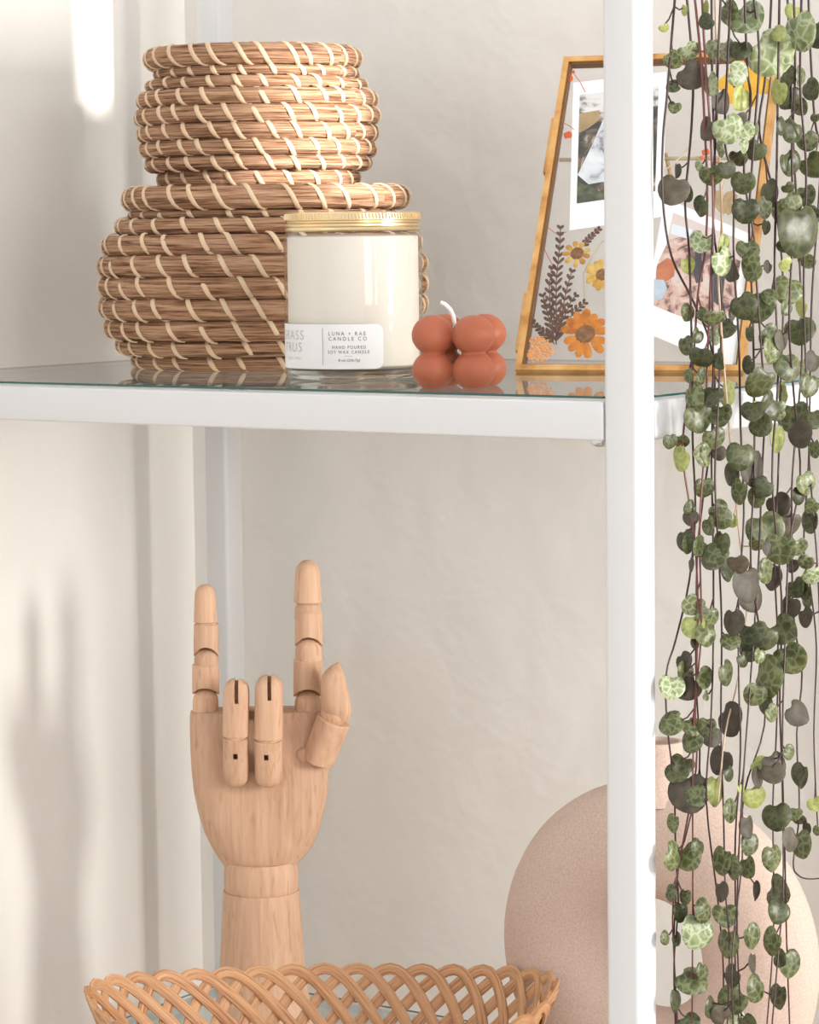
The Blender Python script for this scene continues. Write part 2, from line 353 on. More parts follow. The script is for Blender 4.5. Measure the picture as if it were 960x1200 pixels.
def glass_shelf(zt, label):
    i, e, z0, z1 = .12, S+.1, zt-.12, zt
    pts = [(-W+e, i), (-e, i), (-e, e), (-i, e), (-i, D-e), (-e, D-e), (-e, D-i), (-W+e, D-i), (-W+e, D-e), (-W+i, D-e), (-W+i, e), (-W+e, e)]
    q = MB(); n = len(pts)
    q.add([(x+W/2, y-D/2, z0-zt) for x, y in pts]+[(x+W/2, y-D/2, z1-zt) for x, y in pts], [[n+j for j in range(n)]])
    q.cur = 2; q.add([(x+W/2, y-D/2, z0-zt) for x, y in pts], [list(range(n))[::-1]])
    q.cur = 1
    q.add([(x+W/2, y-D/2, z0-zt) for x, y in pts]+[(x+W/2, y-D/2, z1-zt) for x, y in pts], [[j, (j+1)%n, n+(j+1)%n, n+j] for j in range(n)])
    o = q.build('glass_shelf', [M['glass'], M['glass_edge'], M['glass_under']], None, False); o.location = Vector((-W/2, D/2, zt))*CM
    return tag(o, label, 'glass shelf')
glass_shelf(ZT, 'clear glass shelf panel with teal edge carrying the lidded baskets')
glass_shelf(ZL, 'lower clear glass shelf panel beneath the wooden hand')
# ------------------------------------------------------------------ coiled seagrass baskets
def coil_mesh(R, r, seed, flat=1.0):
    q = MB(); N, K = 150, 14; rings = []
    for i in range(N+1):
        a = i*2*math.pi/N; ring = []
        for j in range(K):
            t = j*2*math.pi/K
            rr = r*(1 + .10*noise.noise(Vector((math.cos(a)*R*.35+seed, math.sin(a)*R*.35, j*1.7))) + .05*noise.noise(Vector((math.cos(a)*R*1.6, math.sin(a)*R*1.6+seed, j*2.3))))
            c_, s_ = math.cos(t), math.sin(t); c_ = math.copysign(abs(c_)**.82, c_); s_ = math.copysign(abs(s_)**.82, s_)
            ring.append(((R+rr*c_)*math.cos(a), (R+rr*c_)*math.sin(a), rr*flat*s_))
        rings.append(ring)
    q.rings(rings, False, False)
    return q.mesh('coil', M['seagrass'])
def stitch_mesh(R, r, flat, slant, w=.31, t0=95, t1=-95):
    q = MB(); path = []; nor = []
    for i in range(9):
        u = i/8; t = math.radians(t0+(t1-t0)*u); a = slant*(u-.5)/R
        rr = r*1.07
        path.append(((R+rr*math.cos(t))*math.cos(a), (R+rr*math.cos(t))*math.sin(a), rr*flat*math.sin(t)))
        nor.append((math.cos(t)*math.cos(a), math.cos(t)*math.sin(a), math.sin(t)))
    q.ribbon(path, nor, w, .09)
    return q.mesh('stitch', M['stitch'])
def coiled_basket(cx, cy, z0, rows, lid, nst, slant, label, phase):
    root = tag(empty('lidded_basket', (cx, cy, z0)), label, 'basket', 'coiled seagrass baskets with lids')
    ph = phase; seed = phase*10
    z = 0
    for k, (R, hgt) in enumerate(rows):             # bottom to top: outer radius and height of each coil
        rr = hgt/2*1.04; r = max(rr, .58); flat = rr/r
        co = put('coil', coil_mesh(R-r, r, seed+k*3.1, flat), root, (0, 0, z+hgt/2)); z += hgt
        sm = stitch_mesh(R-r, r, flat, slant*hgt/1.4)
        n = max(12, round(nst*R/rows[len(rows)//2][0]))
        for i in range(n):
            put('stitch', sm, co, (0, 0, 0), (0, random.uniform(-.01, .01), ph - i*2*math.pi/n + random.uniform(-.035, .035)))
        ph -= slant*.95/R
    q = MB(); Rb = rows[0][0]-.7
    q.lathe([(Rb, .05), (Rb, .5)], 40); q.build('base', M['seagrass'], root)
    R, hgt, tilt, lx = lid
    q = MB(); K = 26; prof = []
    # disc of the lid: concentric coils, slightly proud rings
    rr0 = R-1.3; nr = int(rr0/1.0)
    prof = [(rr0+.3, -.25)]
    for i in range(nr):
        a = rr0-i*rr0/nr; st = rr0/nr
        for t in (0, .25, .5, .75): prof.append((max(a-st*t, .02), .28*math.sin(math.pi*t)+.22))
    prof.append((.02, .25))
    q.lathe(prof, 60)
    lo = q.build('lid', M['seagrass'], root, loc=(lx[0], lx[1], z+hgt/2)); lo.rotation_euler = (tilt[0], tilt[1], 0)
    r = hgt/2; ro = put('rim_coil', coil_mesh(R-r, r, seed+50, 1.0), lo)
    sm = stitch_mesh(R-r, r, 1.0, slant*1.15, .30, 110, -110); n = round(nst*1.15*R/rows[len(rows)//2][0])
    for i in range(n):
        put('stitch', sm, lo, (0, 0, 0), (0, 0, ph - i*2*math.pi/n + random.uniform(-.05, .05)))
    return root
BT = 186.0; P = CAM + ray(310, 425)*BT
BX, BY = P.x, P.y
kx = FPX/BT
big = [(v_/kx, h) for v_, h in ((155,.95),(173,1.02),(186,1.27),(192,1.34),(193,1.36),(192,1.34),(187,1.3),(171,1.02),(156,.58))]
hb = sum(h for _, h in big)
coiled_basket(BX, BY, ZT, big, (168/kx, 1.5, (.0, .0), RT*.3), 29, 1.25, 'larger round coiled seagrass basket with lid standing on the glass shelf', .3)
P2 = CAM + ray(303, 200)*BT
small = [(v_/kx, h) for v_, h in ((119,1.05),(133,.92),(139,1.0),(141,1.06),(144,1.08),(141,1.05),(130,.78),(120,.72))]
coiled_basket(P2.x, P2.y, ZT+hb+1.5, small, (127/kx, 1.36, (0, 0), RT*-.25), 27, 1.2, 'smaller coiled seagrass basket with lid stacked on top of another basket', 1.1)
# ------------------------------------------------------------------ jar candle
JC = on_plane(414, 446.5, Vector((0, 0, ZT)), Vector((0, 0, 1))) + FH*4.05; JC.z = ZT
JT = (JC-CAM).dot(FW); jk = FPX/JT
jar = tag(empty('jar_candle', JC, YAW), 'clear glass jar of cream wax with gold screw lid and white label', 'candle')
JR = 80.5/jk
jz = lambda py: on_plane(414, py, JC, FH).z - ZT        # heights read at the jar axis
zt_, zb_ = jz(249), 0.0
q = MB(); q.lathe([(JR-.35, 0.02), (JR-.12, .06), (JR, .3), (JR, zt_-1.45), (JR-.12, zt_-1.15), (JR-.3, zt_-.95), (JR-.35, zt_-.6), (JR-.5, zt_-.6), (JR-.45, zt_-1.0), (JR-.22, zt_-1.4), (JR-.22, 1.0)], 72, cap0=False, cap1=False)
q.build('glass_jar', M['clear'], jar)
q = MB(); q.lathe([(JR-.5, .0), (JR-.2, .06), (JR-.06, .3), (JR-.10, .55), (JR-.3, .62), (.05, .58)], 72); q.build('jar_base', M['thick_glass'], jar)
q = MB(); q.lathe([(JR-.6, .64), (JR-.25, .8), (JR-.21, 1.0), (JR-.21, zt_-1.42), (JR-.35, zt_-1.32), (.05, zt_-1.36)], 72); q.build('wax', M['wax'], jar)
LR = 78.5/jk; q = MB()
prof = [(LR-.35, zt_+.02), (LR-.08, zt_), (LR, zt_-.07)]
prof += [(LR+.01, zt_-.45), (LR-.10, zt_-.52), (LR-.10, zt_-.60), (LR+.03, zt_-.68), (LR+.03, zt_-.80), (LR-.04, zt_-.88), (LR+.0, zt_-.96), (LR+.04, zt_-1.02), (LR-.02, zt_-1.10), (LR-.2, zt_-1.10)]
q.lathe(prof[::-1], 96); jl = q.build('lid', M['gold'], jar)
q = MB()
for i in range(120):                                  # knurling round the lid
    a = i*2*math.pi/120
    q.tube([((LR+.005)*math.cos(a), (LR+.005)*math.sin(a), zt_-.08), ((LR+.02)*math.cos(a+.015), (LR+.02)*math.sin(a+.015), zt_-.42)], .055, 5)
q.build('knurling', M['gold'], jl)
def cyl(x, z, r):                                     # arc length x (cm, + to image right) on the jar wall facing the camera
    a = x/r - math.pi/2; return Vector((r*math.cos(a), r*math.sin(a), z))
lz = lambda py: jz(py) + .0
LAB = JR+.012
def lab_x(px): return LAB*math.asin(max(-.999, min(.999, (px-414)/80.5)))
zlt, zlb = None, None
def front_z(px, py):                                   # height of a pixel on the jar's front wall
    s_ = max(-.999, min(.999, (px-414)/80.5)); off = -LAB*math.sqrt(1-s_*s_)
    return on_plane(px, py, JC+FH*off, FH).z - ZT
zlt, zlb = front_z(414, 380), front_z(414, 432.5)
x1 = lab_x(449); x0 = -JR*1.95; rc = .45
outl = [(x1-rc+rc*math.sin(t*math.pi/12), zlt-rc+rc*math.cos(t*math.pi/12)) for t in range(7)] + [(x1-rc+rc*math.cos(t*math.pi/12), zlb+rc-rc*math.sin(t*math.pi/12)) for t in range(7)]
cols = []
for i in range(41):
    x = x0 + (x1-rc-x0)*i/40; cols.append((x, zlb, zlt))
for t in range(1, 7):
    a = t*math.pi/12; cols.append((x1-rc+rc*math.sin(a), zlb+rc-rc*math.cos(a), zlt-rc+rc*math.cos(a)))
q = MB(); vs_ = []
for x, a, b_ in cols: vs_ += [cyl(x, a, LAB), cyl(x, b_, LAB)]
q.add(vs_, [[2*i, 2*i+2, 2*i+3, 2*i+1] for i in range(len(cols)-1)])
lab = q.build('label', M['paper'], jar)
def text_on_jar(txt, px_l, px_r, py, hpx, mt, spacing=1.15, thin=-.004, shear=0):
    cu = bpy.data.curves.new('t', 'FONT'); cu.body = txt; cu.size = 1; cu.space_character = spacing; cu.offset = thin; cu.resolution_u = 3; cu.shear = shear
    o = bpy.data.objects.new('t', cu); C.objects.link(o); bpy.context.view_layer.update()
    me = bpy.data.meshes.new_from_object(o.evaluated_get(bpy.context.evaluated_depsgraph_get())); bpy.data.objects.remove(o); bpy.data.curves.remove(cu)
    bm = bmesh.new(); bm.from_mesh(me); bmesh.ops.triangulate(bm, faces=bm.faces[:]); bmesh.ops.subdivide_edges(bm, edges=[e for e in bm.edges if e.calc_length() > .25], cuts=1)
    xs = [v_.co.x for v_ in bm.verts]; ys = [v_.co.y for v_ in bm.verts]; a, b_ = min(xs), max(xs); yb, yt = min(ys), max(ys)
    xl, xr = lab_x(px_l) if px_l is not None else None, lab_x(px_r)
    hc = hpx/jk; zc = front_z(max(min((px_r+(px_l or px_r-20))/2, 480), 345), py)
    if xl is None: xl = xr-(b_-a)*hc/(yt-yb)*1.05
    for v_ in bm.verts:
        p_ = cyl(xl+(v_.co.x-a)/(b_-a)*(xr-xl), zc+((v_.co.y-yb)/(yt-yb)-.5)*hc, LAB+.012); v_.co = p_*CM
    bm.to_mesh(me); bm.free(); me.materials.clear(); me.materials.append(mt); me.name = 'lettering'
    for p_ in me.polygons: p_.material_index = 0
    return put('lettering', me, lab)
text_on_jar('LUNA + RAE', 386.5, 429, 391.0, 4.3, M['ink'], 1.5)
text_on_jar('CANDLE CO', 386.5, 430, 397.0, 4.3, M['ink'], 1.5)
text_on_jar('HAND POURED', 390.5, 429, 407.0, 3.6, M['ink'], 1.3)
text_on_jar('SOY WAX CANDLE', 385.5, 433, 412.6, 3.6, M['ink'], 1.3)
text_on_jar('8 oz (226.7g)', 397.5, 422, 422.6, 3.8, M['ink'], 1.0, 0)
text_on_jar('GRASS', None, 357.5, 392.5, 10.5, M['ink_grey'], 1.15, -.014)
text_on_jar('TRUS', None, 355, 406.5, 10.5, M['ink_grey'], 1.15, -.014)
q = MB()
for (pa, pb, ya, yb) in ((379.2, 380.0, 384.5, 428), (404.5, 413.5, 416.9, 417.5)):
    za, zb2 = front_z((pa+pb)/2, ya), front_z((pa+pb)/2, yb)
    q.add([cyl(lab_x(pa), zb2, LAB+.012), cyl(lab_x(pb), zb2, LAB+.012), cyl(lab_x(pb), za, LAB+.012), cyl(lab_x(pa), za, LAB+.012)], [[0, 1, 2, 3]])
q.build('rule', M['ink_grey'], lab)
q = MB()                                               # the illegible handwritten line
for (pa, pb) in ((338, 344), (347, 354)):
    for i in range(12):
        u0, u1 = i/12, (i+1)/12
        f_ = lambda u: (lab_x(pa+(pb-pa)*u), front_z(345, 419.8)+.07*math.sin(u*14))
        (xa, za), (xb, zb2) = f_(u0), f_(u1)
        q.add([cyl(xa, za, LAB+.012), cyl(xb, zb2, LAB+.012), cyl(xb, zb2+.03, LAB+.012), cyl(xa, za+.03, LAB+.012)], [[0, 1, 2, 3]])
q.build('script_line', M['ink_grey'], lab)
# ------------------------------------------------------------------ bubble candle
BCF = on_plane(556, 455.5, Vector((0, 0, ZT)), Vector((0, 0, 1)))
bk = FPX/((BCF-CAM).dot(FW)+1.0); d_ = 49.5/bk; al = math.radians(17.5); br = 25.2/bk
ctr = BCF + FH*1.0
ex = RT*math.cos(al) - FH*math.sin(al); ey = RT*math.sin(al) + FH*math.cos(al)   # left->right comes nearer, right balls step back and right
bc = tag(empty('bubble_candle', ctr), 'terracotta wax bubble cube candle with white wick beside the jar', 'candle')
q = MB()
sz = 41.5/bk; z0_ = br*.80
for i in (0, 1):
    for j in (0, 1):
        for k2 in (0, 1):
            c_ = -ex*d_*i + ey*d_*j + Vector((0, 0, z0_+k2*sz)); q.sphere(c_, br, 40, .93)
body = q.build('wax_body', M['terracotta'], bc)
mdr = body.modifiers.new('merge', 'REMESH'); mdr.mode = 'VOXEL'; mdr.voxel_size = .0007; mdr.use_smooth_shade = True
ms = body.modifiers.new('soft', 'SMOOTH'); ms.iterations = 6; ms.factor = .5
bpy.context.view_layer.update(); me = bpy.data.meshes.new_from_object(body.evaluated_get(bpy.context.evaluated_depsgraph_get())); body.modifiers.clear(); body.data = me
cut_z = MB(); cut_z.box((-6, -6, -3), (6, 6, .0)); cut(body, cut_z)
for p_ in body.data.polygons: p_.use_smooth = True
wc = -ex*d_*.5 + ey*d_*.5
def wpt(px, py): return on_plane(px, py, ctr+wc, FH) - ctr
q = MB(); w0 = wpt(533, 380); pts = [w0+Vector((0, 0, -.8)), w0, wpt(531.5, 371), wpt(528, 363), wpt(522, 357), wpt(516.5, 354)]
q.tube(pts, [.12]*5+[.10], 10); q.build('wick', M['cotton'], bc)
# ------------------------------------------------------------------ glass photo frame with pressed flowers
FL = on_plane(605, 436.5, Vector((0, 0, ZT)), Vector((0, 0, 1))); FR = on_plane(872, 437.5, Vector((0, 0, ZT)), Vector((0, 0, 1)))
fb = (FR-FL); FWID = fb.length; fb.normalize(); fn = Vector((-fb.y, fb.x, 0))
T = on_plane(662, 70, FL, fb); fu = T-FL; FHT = fu.length; fu.normalize(); fz = fb.cross(fu)   # fz points to the viewer side
if fz.dot(CAM-FL) < 0: fz = -fz
frame = tag(empty('picture_frame', FL), 'brass framed glass stand holding pressed flowers and two instant photos', 'picture frame')
fm = Matrix((fb, fu, fz)).transposed()               # columns: along base, up the pane, towards the viewer
frame.rotation_euler = fm.to_euler()
def fp(px, py, h=.0):
    P_ = on_plane(px, py, FL + fz*h, fz) - FL; return Vector((P_.dot(fb), P_.dot(fu), h))
bw = .38; th = .36
for nm, a, b_, c_, e_ in (('left_bar', (0, 0), (0, FHT), (bw, FHT-bw), (bw, bw)), ('right_bar', (FWID-bw, bw), (FWID-bw, FHT-bw), (FWID, FHT), (FWID, 0)),
                      ('bottom_bar', (0, 0), (bw, bw), (FWID-bw, bw), (FWID, 0)), ('top_bar', (bw, FHT-bw), (0, FHT), (FWID, FHT), (FWID-bw, FHT-bw))):
    q = MB(); pp = [a, b_, c_, e_]
    q.add([(x, y, -th) for x, y in pp]+[(x, y, th) for x, y in pp], [[3,2,1,0], [4,5,6,7]]+[[j, (j+1)%4, 4+(j+1)%4, 4+j] for j in range(4)])
    bo = q.build(nm, M['brass'], frame, False)
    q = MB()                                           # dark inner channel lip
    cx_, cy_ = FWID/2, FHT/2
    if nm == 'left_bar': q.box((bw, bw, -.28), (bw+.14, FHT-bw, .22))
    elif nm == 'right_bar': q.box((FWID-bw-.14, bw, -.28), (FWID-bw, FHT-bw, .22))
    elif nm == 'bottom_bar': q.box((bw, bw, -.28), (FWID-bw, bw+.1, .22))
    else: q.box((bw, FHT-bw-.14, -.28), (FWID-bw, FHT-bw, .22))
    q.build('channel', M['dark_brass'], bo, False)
for y0_ in (FHT*.06, FHT*.62):                         # hinge sleeves along the left bar
    q = MB(); q.box((-.22, y0_, -.2), (-.01, y0_+FHT*.18, .25), .05); q.build('hinge', M['brass'], frame, False)
for zg in (-.16, .16):
    q = MB(); q.box((bw, bw, zg-.04), (FWID-bw, FHT-bw, zg+.04)); q.build('glass_pane', M['pane'], frame, False)
# stand rods behind the frame
inv = fm.transposed()
def fl(P_): return inv @ (P_-FL)
mid = fl(FL + fu*(FHT*.68) + fb*(FWID*.5))
q = MB(); ya = fp(655, 181).y
q.tube([(bw+.1, ya, -.62), (FWID-bw-.1, fp(860, 179).y, -.62)], .13, 8); q.build('cross_rod', M['straw'], frame)
for s_ in (-1, 1):
    foot = FL + fb*(FWID*(.5+.16*s_)) + fn*(fu.dot(fn)*FHT*.72+4.0); foot.z = ZT+.12
    top = FL + fu*(FHT*.70) + fb*(FWID*(.5+.02*s_)) - fz*.6
    q = MB(); q.tube([fl(top), fl(foot)], .12, 8); q.build('stand_rod', M['brass'], frame)
# instant photos: a paper card and a printed image made of flat patches
def card(corners, h, name='instant_photo'):
    q = MB(); P_ = [fp(x, y, h) for x, y in corners]
    q.add(P_+[p_-Vector((0, 0, .03)) for p_ in P_], [[0,1,2,3], [7,6,5,4]]+[[j, 4+j, 4+(j+1)%4, (j+1)%4] for j in range(4)])
    return q.build(name, M['print'], frame, False)
def patch(par, pts, h, mt, name='print_area'):
    q = MB(); q.add([fp(x, y, h) for x, y in pts], [list(range(len(pts)))]); return q.build(name, mt, par, False)
c1 = card([(672, 97), (781, 84), (777, 254), (667.5, 270)], .0)
patch(c1, [(679.5, 111), (772, 101), (768, 224), (676, 238.5)], .006, M['pic_rock'])
patch(c1, [(679.5, 111), (772, 101), (771, 124), (690, 133), (679, 131)], .009, M['pic_sky'])
patch(c1, [(679, 133), (703, 129), (702, 141), (690, 150), (678.5, 156)], .010, M['straw_leaf'])
patch(c1, [(677, 205), (694, 170), (707, 140), (722, 136), (732, 170), (726, 208), (712, 212), (690, 216)], .012, M['pic_rock_light'])
patch(c1, [(676, 238.5), (676.5, 214), (690, 217), (706, 226), (735, 230)], .014, M['pic_moss'])
c2 = card([(779, 232), (884, 276), (858, 432), (752, 388)], .02)
patch(c2, [(789, 249), (873, 283), (853, 393), (766, 358)], .026, M['pic_wall'])
patch(c2, [(784, 281), (800, 277), (824, 285), (868, 306), (853, 393), (766, 358), (770, 310)], .029, M['pic_people'])
patch(c2, [(788, 262), (812, 269), (810, 281), (786, 274)], .031, M['pic_sign'])
patch(c2, [(771, 310), (782, 302), (792, 306), (790, 324), (778, 331), (769, 325)], .032, M['pic_rust'])
patch(c2, [(815, 295), (822, 296), (824, 330), (816, 332), (812, 318)], .032, M['pic_dark'])
patch(c2, [(836, 318), (850, 322), (846, 360), (834, 352)], .033, M['pic_dark'])
patch(c2, [(767, 327), (778, 328), (782, 338), (775, 352), (766, 350)], .033, M['pic_denim'])
def petal(par, base, tip, w, h, mt, lift=.05, name='petal', notch=0):
    a, b_ = fp(*base, h), fp(*tip, h); d = b_-a; L = d.length; d.normalize(); s_ = Vector((-d.y, d.x, 0)); q = MB(); rows = []
    for u, ww in ((0, .35), (.25, .75), (.55, 1), (.8, .92), (.93, .62), (1, .2)):
        c_ = a + d*(L*u); c_.z = h+lift*math.sin(u*2.5)
        rows.append([c_-s_*(w*ww/2), c_+Vector((0, 0, .03)), c_+s_*(w*ww/2)])
    vs_ = [p_ for r_ in rows for p_ in r_] ; n = len(vs_)
    vs_ += [p_-Vector((0, 0, .02)) for p_ in vs_]
    fs = []
    for i in range(len(rows)-1):
        for j in range(2):
            fs.append([3*i+j, 3*i+j+1, 3*i+j+4, 3*i+j+3]); fs.append([n+3*i+j+3, n+3*i+j+4, n+3*i+j+1, n+3*i+j])
    q.add(vs_, fs); return q.build(name, mt, par, True)
def daisy(cx, cy, rin, rout, n, mt, h=.02, a0=0, sweep=360, disc=True, w=.55, ry=.96):
    q = MB(); c_ = fp(cx, cy, h)
    r_ = (fp(cx+rin, cy, h)-c_).length
    q.lathe([(r_, h), (r_*.95, h+.05), (r_*.7, h+.09), (r_*.3, h+.08), (.01, h+.06)], 24, (c_.x, c_.y))
    o = q.build('pressed_flower', M['disc'], frame, False)
    for i in range(n):
        a = math.radians(a0+sweep*i/n + random.uniform(-5, 5)); k_ = random.uniform(.88, 1.06)
        petal(o, (cx+rin*.8*math.cos(a), cy-rin*.8*math.sin(a)*ry), (cx+rout*k_*math.cos(a), cy-rout*k_*math.sin(a)*ry), w*random.uniform(.85, 1.1), h+random.uniform(0, .03), mt)
    return o
daisy(686, 391.5, 12, 30, 13, M['petal_orange'], .03, 5, w=.56)
daisy(676.5, 297, 8, 17, 9, M['petal_yellow'], .03, 20, w=.34)
daisy(706, 322, 8, 20, 9, M['petal_yellow'], .03, 100, 200, w=.4)
# fern sprig
def sprig(pts, mt, nleaf, llen, h=.01, w=.2, ang=40, grow=1.0):
    nleaf = round(nleaf*1.4)
    P_ = [fp(x, y, h) for x, y in pts]; q = MB(); q.tube(P_, .035, 5); o = q.build('pressed_sprig', mt, frame)
    segs = []; L = 0
    for i in range(len(pts)-1):
        l = math.hypot(pts[i+1][0]-pts[i][0], pts[i+1][1]-pts[i][1]); segs.append((L, l)); L += l
    for k_ in range(nleaf):
        u = (k_+.6)/nleaf*L
        for i, (s0, l) in enumerate(segs):
            if s0 <= u <= s0+l+1e-6: break
        f_ = (u-s0)/l; x = pts[i][0]+(pts[i+1][0]-pts[i][0])*f_; y = pts[i][1]+(pts[i+1][1]-pts[i][1])*f_
        dx, dy = (pts[i+1][0]-pts[i][0])/l, (pts[i+1][1]-pts[i][1])/l
        ll = 1.25*llen*(1-(k_/nleaf)*.55*grow)*random.uniform(.85, 1.15)
        for s_ in (-1, 1):
            a = math.radians(ang)*s_; vx, vy = dx*math.cos(a)-dy*math.sin(a), dx*math.sin(a)+dy*math.cos(a)
            petal(o, (x, y), (x+vx*ll, y+vy*ll), w, h+.01, mt, .02, 'leaflet')
    return o
sprig([(652, 404), (652, 372), (652, 330), (656, 290), (657, 265)], M['fern'], 12, 11)
sprig([(652, 402), (645, 380), (640, 360), (636, 345)], M['fern'], 6, 9)
sprig([(650, 403), (640, 392), (630, 384), (625, 378)], M['fern'], 5, 8)
sprig([(653, 398), (658, 370), (664, 340), (671, 316)], M['fern'], 7, 9)
sprig([(652, 392), (662, 370), (670, 352), (676, 345)], M['fern'], 5, 8)
sprig([(652, 385), (645, 358), (644, 335), (647, 312)], M['fern'], 6, 9)
sprig([(668, 372), (677, 362), (686, 354)], M['fern'], 3, 7)
sprig([(682, 290), (692, 278), (703, 268)], M['fern'], 4, 6)
# orange umbel, red buds, stems and the yellow flower at the top right
q = MB()
for i in range(110):
    a = random.uniform(0, 6.28); r_ = 17*math.sqrt(random.random()); x, y = 631+r_*math.cos(a), 410+r_*.9*math.sin(a)
    c_ = fp(x, y, .03); q.lathe([(random.uniform(.07, .13), .02), (.05, .07), (.01, .08)], 6, (c_.x, c_.y))
q.build('pressed_umbel', M['umbel'], frame, False)
for x, y, r_ in ((667, 92, 5), (671.5, 84, 2.6), (660, 130, 2.5), (665.5, 158, 5.5), (827, 178, 5), (822, 185, 3), (842, 190, 3)):
    q = MB(); c_ = fp(x, y, .03); rr = r_/19.0; n = 9
    ring = [(c_.x+rr*(1+.2*math.sin(j*3.3))*math.cos(j*2*math.pi/n), c_.y+rr*(1+.2*math.sin(j*3.3))*math.sin(j*2*math.pi/n)) for j in range(n)]
    q.rings([[(a_, b_, .01) for a_, b_ in ring], [(c_.x+(a_-c_.x)*.6, c_.y+(b_-c_.y)*.6, .07) for a_, b_ in ring]]); q.build('pressed_bud', M['petal_red'], frame, False)
for pts, mt in (([(671, 84), (680, 96), (686, 108)], 'petal_red'), ([(657, 142), (668, 148), (673, 152)], 'petal_red'), ([(637, 262), (650, 273), (664, 272)], 'petal_red'), ([(638, 292), (646, 308), (650, 315)], 'petal_red'),
                ([(707, 282), (697, 296), (684, 320), (685, 345), (687, 372)], 'straw'), ([(779, 200), (800, 182), (815, 165)], 'straw'), ([(846, 224), (856, 196), (862, 176)], 'straw')):
    q = MB(); q.tube([fp(x, y, .0) for x, y in pts], .045 if mt == 'straw' else .024, 5); q.build('pressed_stem', M[mt], frame)
for b_, t_ in (((872, 84), (843, 104)), ((872, 84), (852, 122)), ((872, 86), (880, 126)), ((874, 84), (902, 108)), ((872, 82), (858, 74)), ((878, 80), (903, 84))):
    petal(frame, b_, t_, 1.2, .03, M['petal_bright'], .03, 'pressed_petal')
sprig([(836, 240), (846, 236), (858, 238)], M['straw_leaf'], 5, 14, w=.32, ang=65, grow=.5)
# ------------------------------------------------------------------ articulated wooden hand
HT = 194.5
H0 = CAM + ray(305, 1050)*HT; H0.z = ZL
hand = tag(empty('wooden_hand', H0, YAW), 'jointed beech wood artist hand making a horns sign on the lower shelf', 'wooden hand')
def hp(px, py, yl=0.0):
    P_ = on_plane(px, py, H0+FH*yl, FH); return Vector(((P_-H0).dot(RT), yl, P_.z-ZL))
hk = FPX/HT
def sup(rx, ry, n=28, e=2.4):
    out = []
    for j in range(n):
        t = j*2*math.pi/n; c_, s_ = math.cos(t), math.sin(t)
        out.append((math.copysign(abs(c_)**(2/e), c_)*rx, math.copysign(abs(s_)**(2/e), s_)*ry))
    return out
def seg_mesh(L, r0, r1, ry=1.0, arch=0.0, dome=False, dome0=False, e=2.2, inset=True):
    """one finger segment along +z from 0 to L"""
    q = MB(); rings = []
    def ring(z, r, ar=0):
        o = []
        for x, y in sup(r, r*ry, 28, e): o.append((x, y, z+ar*max(0, 1-(x/r)**2)**.6))
        return o
    if dome0:
        for t in (75, 55, 35, 15): rings.append(ring(r0-r0*math.sin(math.radians(t)), r0*math.cos(math.radians(t))))
    else:
        if arch: rings.append(ring(.25, r0*.55, arch)); rings.append(ring(.02, r0*.93, arch))
        else: rings.append(ring(.0, r0*.94))
        rings.append(ring(.05, r0, arch))
    top = L - (r1 if dome else .05)
    for i in range(5):
        u = (i+1)/5; z = (r0 if dome0 else .05+arch) ; z = z + (top-z)*u*.999
        rings.append(ring(z, r0+(r1-r0)*u, 0))
    if dome:
        for t in (18, 36, 54, 68, 80): rings.append(ring(top+r1*math.sin(math.radians(t))*1.0, r1*math.cos(math.radians(t))))
    else: rings.append(ring(L, r1*.95))
    q.rings(rings); return q
def place(q, a, b_, name, roll=0):
    """put a +z segment so that it runs from a to b in the hand's own space"""
    d = (b_-a).normalized(); ax_ = (Vector((1, 0, 0))-d*d.x).normalized(); rot = Matrix((ax_, d.cross(ax_), d)).transposed().to_4x4()
    xf = Matrix.Translation(a) @ rot @ Matrix.Rotation(roll, 4, 'Z')
    return q.build(name, M['beech'], hand, True, xf)
def straight_finger(tip, mid, prox, ball_base, yl=.1):
    (xl, xr, yt, yb) = tip; w = (xr-xl)/2/hk; a, b_ = hp((xl+xr)/2, yb, yl), hp((xl+xr)/2-.5, yt, yl)
    place(seg_mesh((b_-a).length, w, w*.88, 1.0, 0, True), a, b_, 'fingertip')
    for (xl, xr, yt, yb, ar) in (mid, prox):
        w = (xr-xl)/2/hk; a, b_ = hp((xl+xr)/2, yb, yl), hp((xl+xr)/2, yt, yl)
        place(seg_mesh((b_-a).length, w, w*.98, 1.0, ar/hk), a, b_, 'finger_segment')
    for (px, pt, pb, r_) in ball_base:               # rounded knuckle standing in the arch of the segment above
        a, b_ = hp(px, pb, yl), hp(px, pt, yl)
        place(seg_mesh((b_-a).length, r_/hk, r_/hk*.985, 1.0, 0, True), a, b_, 'joint_ball')
straight_finger((227, 254.5, 684.5, 729), (227, 256.5, 731, 769.5, 12), (225.3, 257, 778.5, 814, 9), ((241.3, 722, 741, 13.6), (241.7, 759, 790, 14.3), (241, 806, 842, 15.2)))
straight_finger((344.5, 377, 656, 706), (345.8, 378, 716.5, 757.5, 12), (344, 378.5, 773, 817, 11), ((361, 700, 726, 15.6), (361.8, 746.5, 782, 15.7), (361.5, 808, 842, 16.4)))
